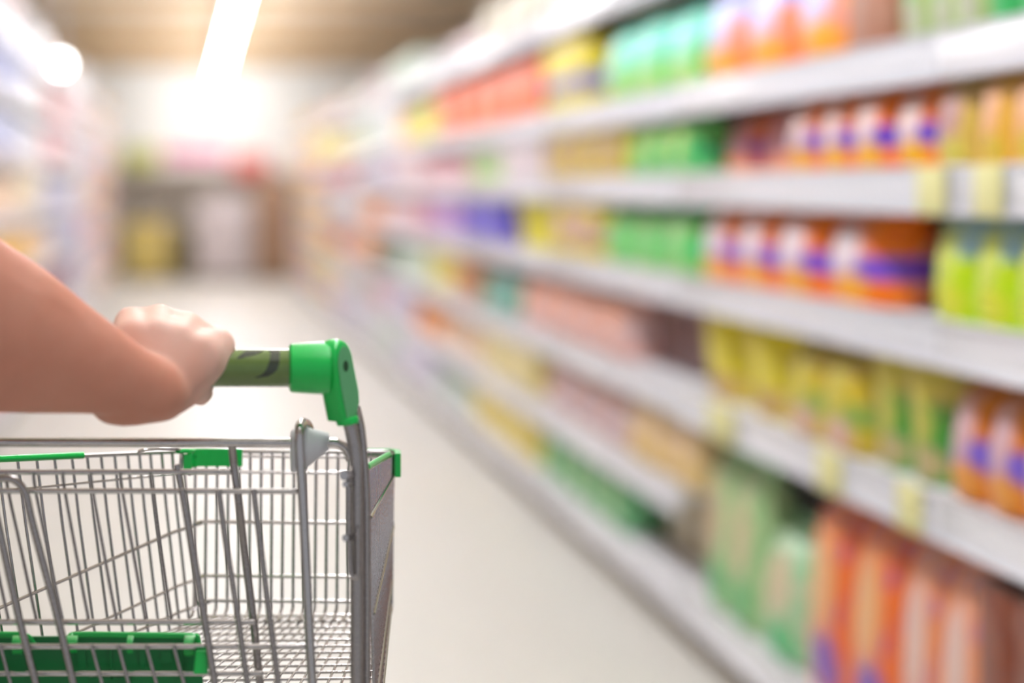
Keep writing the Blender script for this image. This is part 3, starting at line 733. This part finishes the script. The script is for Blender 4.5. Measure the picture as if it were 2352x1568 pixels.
# rims
b = bmesh.new(); A, B = NLt, FLt
tube(b, [A, lp(A, B, .5), lp(A, B, .93), B+Vector((.004, .002, 0)), P(460, 1036, YF), P(680, 1037, YF), P(880, 1038, YF), P(900, 1039, YF-.002), FRt+Vector((0, -.012, 0)), lp(FRt, NRt, .2), lp(FRt, NRt, .5), NRt], rp(5, 2.15), 12)
rim = part('basket_rim', b, CHROME)
b = bmesh.new(); tA, tB = tl(-330, NLt, FLt, 0, 0), tl(190, NLt, FLt, 0, 0)
A, B = lp(NLt, FLt, tA), lp(NLt, FLt, tB)
A += Vector((0, 0, .0008)); B += Vector((0, 0, .0008))
tube(b, [A, B], rp(8.5, 2.05), 14); part('rim_sleeve', b, GREEN, rim, 'green plastic sleeve on the left rim')
b = bmesh.new(); tA, tB = .02, .78
A, B = lp(NRt, FRt, tA), lp(NRt, FRt, tB); tube(b, [A+Vector((0, 0, .002)), B+Vector((0, 0, .002))], rp(7, 2.05), 14); part('rim_sleeve', b, GREEN, rim, 'green plastic sleeve on the right rim')
b = bmesh.new()
tube(b, [P(318, 1040, YF-.085), P(324, 1034, YF-.085), P(345, 1031, YF-.083), P(380, 1030, YF-.075), P(410, 1032, YF-.06), P(416, 1045, YF-.05), P(414, 1090, YF-.05)], rp(4, 2.2), 8, smooth=4); part('rim_loop', b, CHROME, rim)
# green corner bumpers: thick bent plates wrapped round both front corners
def bumper(pts, top, bot, th):
    bm = bmesh.new(); prev = None; n_ = len(pts)
    for i, p in enumerate(pts):
        a = pts[max(0, i-1)]; c = pts[min(n_-1, i+1)]
        d = Vector((c[0]-a[0], c[1]-a[1], 0)).normalized(); nn = Vector((d.y, -d.x, 0))
        q = Vector((p[0], p[1], 0)); z1, z0 = top(i/(n_-1)), bot(i/(n_-1))
        row = [bm.verts.new(q+Vector((0, 0, z1))), bm.verts.new(q+nn*th+Vector((0, 0, z1))), bm.verts.new(q+nn*th+Vector((0, 0, z0))), bm.verts.new(q+Vector((0, 0, z0)))]
        if prev:
            for k in range(4): bm.faces.new((prev[k], prev[(k+1) % 4], row[(k+1) % 4], row[k]))
        else: bm.faces.new(row)
        prev = row
    bm.faces.new(prev)
    return bm
zt, zb = P(0, 1029, YF).z, P(0, 1070, YF).z
c = [P(440, 0, YF-.05), P(442, 0, YF-.02), P(448, 0, YF-.007), P(458, 0, YF-.004), P(500, 0, YF-.003), P(557, 0, YF-.003)]
bm = bumper([(p.x, p.y) for p in c], lambda t: zt, lambda t: zb, -.008)
bmesh.ops.bevel(bm, geom=[e for e in bm.edges if e.calc_face_angle(0) > .8], offset=.0015, segments=2, affect='EDGES')
lb_ = part('corner_bumper', bm, GREEN, rim, 'green plastic bumper on the left front corner')
b = bmesh.new(); tube(b, [P(408, 1036, YF-.06), P(425, 1035, YF-.05), P(443, 1036, YF-.035)], rp(6.5), 10); part('bumper_strip', b, GREEN, rim)
c = [P(826, 0, YF), P(870, 0, YF+.002), P(894, 0, YF+.002), P(904, 0, YF-.004), P(907, 0, YF-.015), P(907, 0, YF-.035)]
bm = bumper([(p.x, p.y) for p in c], lambda t: zt-.001, lambda t: P(0, 1030+ (18 if t < .5 else 55), YF).z, -.006)
bmesh.ops.bevel(bm, geom=[e for e in bm.edges if e.calc_face_angle(0) > .8], offset=.001, segments=2, affect='EDGES')
part('corner_bumper', bm, GREEN, rim, 'green plastic bumper on the right front corner')

# ------------------------------------------------------------------ the shopper's arm and hand
def skin_mat():
    m = bpy.data.materials.new('skin'); m.use_nodes = True
    nt = m.node_tree; b = nt.nodes['Principled BSDF']
    tc = nt.nodes.new('ShaderNodeTexCoord')
    n = nt.nodes.new('ShaderNodeTexNoise'); n.inputs['Scale'].default_value = 26; n.inputs['Detail'].default_value = 4
    nt.links.new(tc.outputs['Object'], n.inputs['Vector'])
    r = nt.nodes.new('ShaderNodeValToRGB'); r.color_ramp.elements[0].position = .3; r.color_ramp.elements[1].position = .72
    r.color_ramp.elements[0].color = lin((236, 192, 174)); r.color_ramp.elements[1].color = lin((242, 204, 188))
    nt.links.new(n.outputs['Fac'], r.inputs[0])
    sx = nt.nodes.new('ShaderNodeSeparateXYZ'); nt.links.new(tc.outputs['Object'], sx.inputs[0])   # shade on the forearm is painted into the skin colour, lit hand stays paler
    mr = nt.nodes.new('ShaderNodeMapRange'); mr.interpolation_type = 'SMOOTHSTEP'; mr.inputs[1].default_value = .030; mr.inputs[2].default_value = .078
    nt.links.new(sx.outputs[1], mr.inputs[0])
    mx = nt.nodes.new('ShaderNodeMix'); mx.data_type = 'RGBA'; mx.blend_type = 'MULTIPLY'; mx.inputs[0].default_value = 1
    tan = nt.nodes.new('ShaderNodeMix'); tan.data_type = 'RGBA'; tan.inputs[6].default_value = (.74, .50, .42, 1); tan.inputs[7].default_value = (1, 1, 1, 1)  # painted shade: darker multiplier on the forearm, none on the hand
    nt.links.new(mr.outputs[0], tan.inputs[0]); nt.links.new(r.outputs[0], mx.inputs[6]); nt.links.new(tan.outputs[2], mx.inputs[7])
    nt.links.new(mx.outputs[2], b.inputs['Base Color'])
    n2 = nt.nodes.new('ShaderNodeTexVoronoi'); n2.inputs['Scale'].default_value = 900
    nt.links.new(tc.outputs['Object'], n2.inputs['Vector'])
    bp = nt.nodes.new('ShaderNodeBump'); bp.inputs['Strength'].default_value = .12; bp.inputs['Distance'].default_value = .0004
    nt.links.new(n2.outputs['Distance'], bp.inputs['Height']); nt.links.new(bp.outputs[0], b.inputs['Normal'])
    b.inputs['Roughness'].default_value = .52; b.inputs['Specular IOR Level'].default_value = .35
    b.inputs['Subsurface Weight'].default_value = .25; b.inputs['Subsurface Radius'].default_value = (1, .3, .18); b.inputs['Subsurface Scale'].default_value = .006
    return m
def cone(bm, a, b_):
    """Rounded cone between two (point, radius in photo px, depth flattening) ends."""
    tmp = bmesh.new()
    for (p, r, k) in (a, b_):
        q = bmesh.ops.create_uvsphere(tmp, u_segments=20, v_segments=12, radius=1)
        R_ = r*p.y/F
        for v in q['verts']: v.co = p+Vector((v.co.x*R_, v.co.y*R_*k, v.co.z*R_))
    h = bmesh.ops.convex_hull(tmp, input=tmp.verts)
    bmesh.ops.delete(tmp, geom=list({g for g in h['geom_interior'] if isinstance(g, bmesh.types.BMVert)}), context='VERTS')
    me = bpy.data.meshes.new('tmp'); tmp.to_mesh(me); tmp.free(); bm.from_mesh(me); bpy.data.meshes.remove(me)
def chain(bm, nodes):
    nodes = [(P(x, y, Y), r, k) for x, y, Y, r, k in nodes]
    for a, c in zip(nodes, nodes[1:]): cone(bm, a, c)
bm = bmesh.new()
# forearm, thick near the elbow (out of frame) and narrowing to the wrist
chain(bm, [(-330, 560, 1.79, 215, .6), (-200, 650, 1.795, 205, .6), (-100, 716, 1.80, 196, .6), (0, 766, 1.805, 183, .6), (100, 803, 1.81, 147, .6), (200, 838, 1.812, 113, .66), (290, 872, 1.818, 83, .72), (352, 893, 1.825, 72, .75)])
# heel of the hand and thumb root
chain(bm, [(285, 908, 1.826, 72, .7), (368, 902, 1.832, 68, .75), (406, 888, 1.842, 46, .8)])
chain(bm, [(264, 912, 1.828, 66, .6), (310, 922, 1.836, 57, .55), (372, 914, 1.838, 54, .6)])
# back of the hand: four metacarpals fanning to the knuckles
K = [(300, 742, 1.880, 41), (365, 734, 1.886, 40), (430, 751, 1.888, 40), (500, 790, 1.882, 42)]
W = [(318, 858, 1.838, 52), (345, 862, 1.838, 54), (374, 868, 1.838, 54), (402, 876, 1.840, 52)]
for (a, c) in zip(W, K):
    chain(bm, [(a[0], a[1], a[2], a[3], .7), ((a[0]+c[0])/2, (a[1]+c[1])/2-9, (a[2]+c[2])/2-.013, 58, .5), (c[0], c[1], c[2], c[3]-1, .75)])
for a, c in zip(K, K[1:]): chain(bm, [(a[0], a[1]+4, a[2]-.002, 38, .8), (c[0], c[1]+2, c[2]-.002, 37, .8)])
for a, c in zip(K, K[1:]): chain(bm, [((a[0]+c[0])/2, (a[1]+c[1])/2+30, 1.866, 48, .5), (350+(a[0]-300)*.3, 850, 1.842, 58, .5)])
chain(bm, [(W[0][0]-2, W[0][1], 1.846, 50, .7), (284, 776, 1.872, 38, .7)])
# index side of the hand running down to the thumb root
chain(bm, [(K[3][0]+2, K[3][1]+6, 1.872, 42, .6), (482, 838, 1.858, 38, .5), (452, 878, 1.850, 34, .55), (428, 905, 1.846, 34, .6), (392, 905, 1.842, 52, .7)])
# fingers curling over the far side of the handle and under it
for i, (kx, ky, kY, kr) in enumerate(K):
    rr = (21, 24, 25, 24)[i]; dx = (-6, -3, 0, -20)[i]; end = (.0, .004, .005, .002)[i]
    xk = kx-4 if i < 3 else kx-8
    chain(bm, [(xk, ky+6, kY+.002, rr+10, .8), (xk+dx*.6, ky+48, 1.902, rr+2, .9), (xk+dx, 838, 1.9045, rr, .9), (xk+dx, 880, 1.900, rr-1, .9), (xk+dx*1.4, 908, 1.886, rr-2, .9), (xk+dx*1.6, 913, 1.872-end, rr-4, .9)])
# thumb: leaves the side of the palm and closes under the handle
chain(bm, [(416, 905, 1.846, 38, .7), (440, 900, 1.852, 28, .8), (462, 896, 1.862, 21, .9), (474, 899, 1.872, 16, .9), (480, 903, 1.884, 13, .9)])
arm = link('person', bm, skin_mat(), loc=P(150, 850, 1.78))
md = arm.modifiers.new('remesh', 'REMESH'); md.mode = 'VOXEL'; md.voxel_size = .0016; md.use_smooth_shade = True
sm = arm.modifiers.new('smooth', 'SMOOTH'); sm.factor = .6; sm.iterations = 40
tag(arm, 'person reaching in from the left edge, bare arm and hand gripping the trolley handle', 'person')
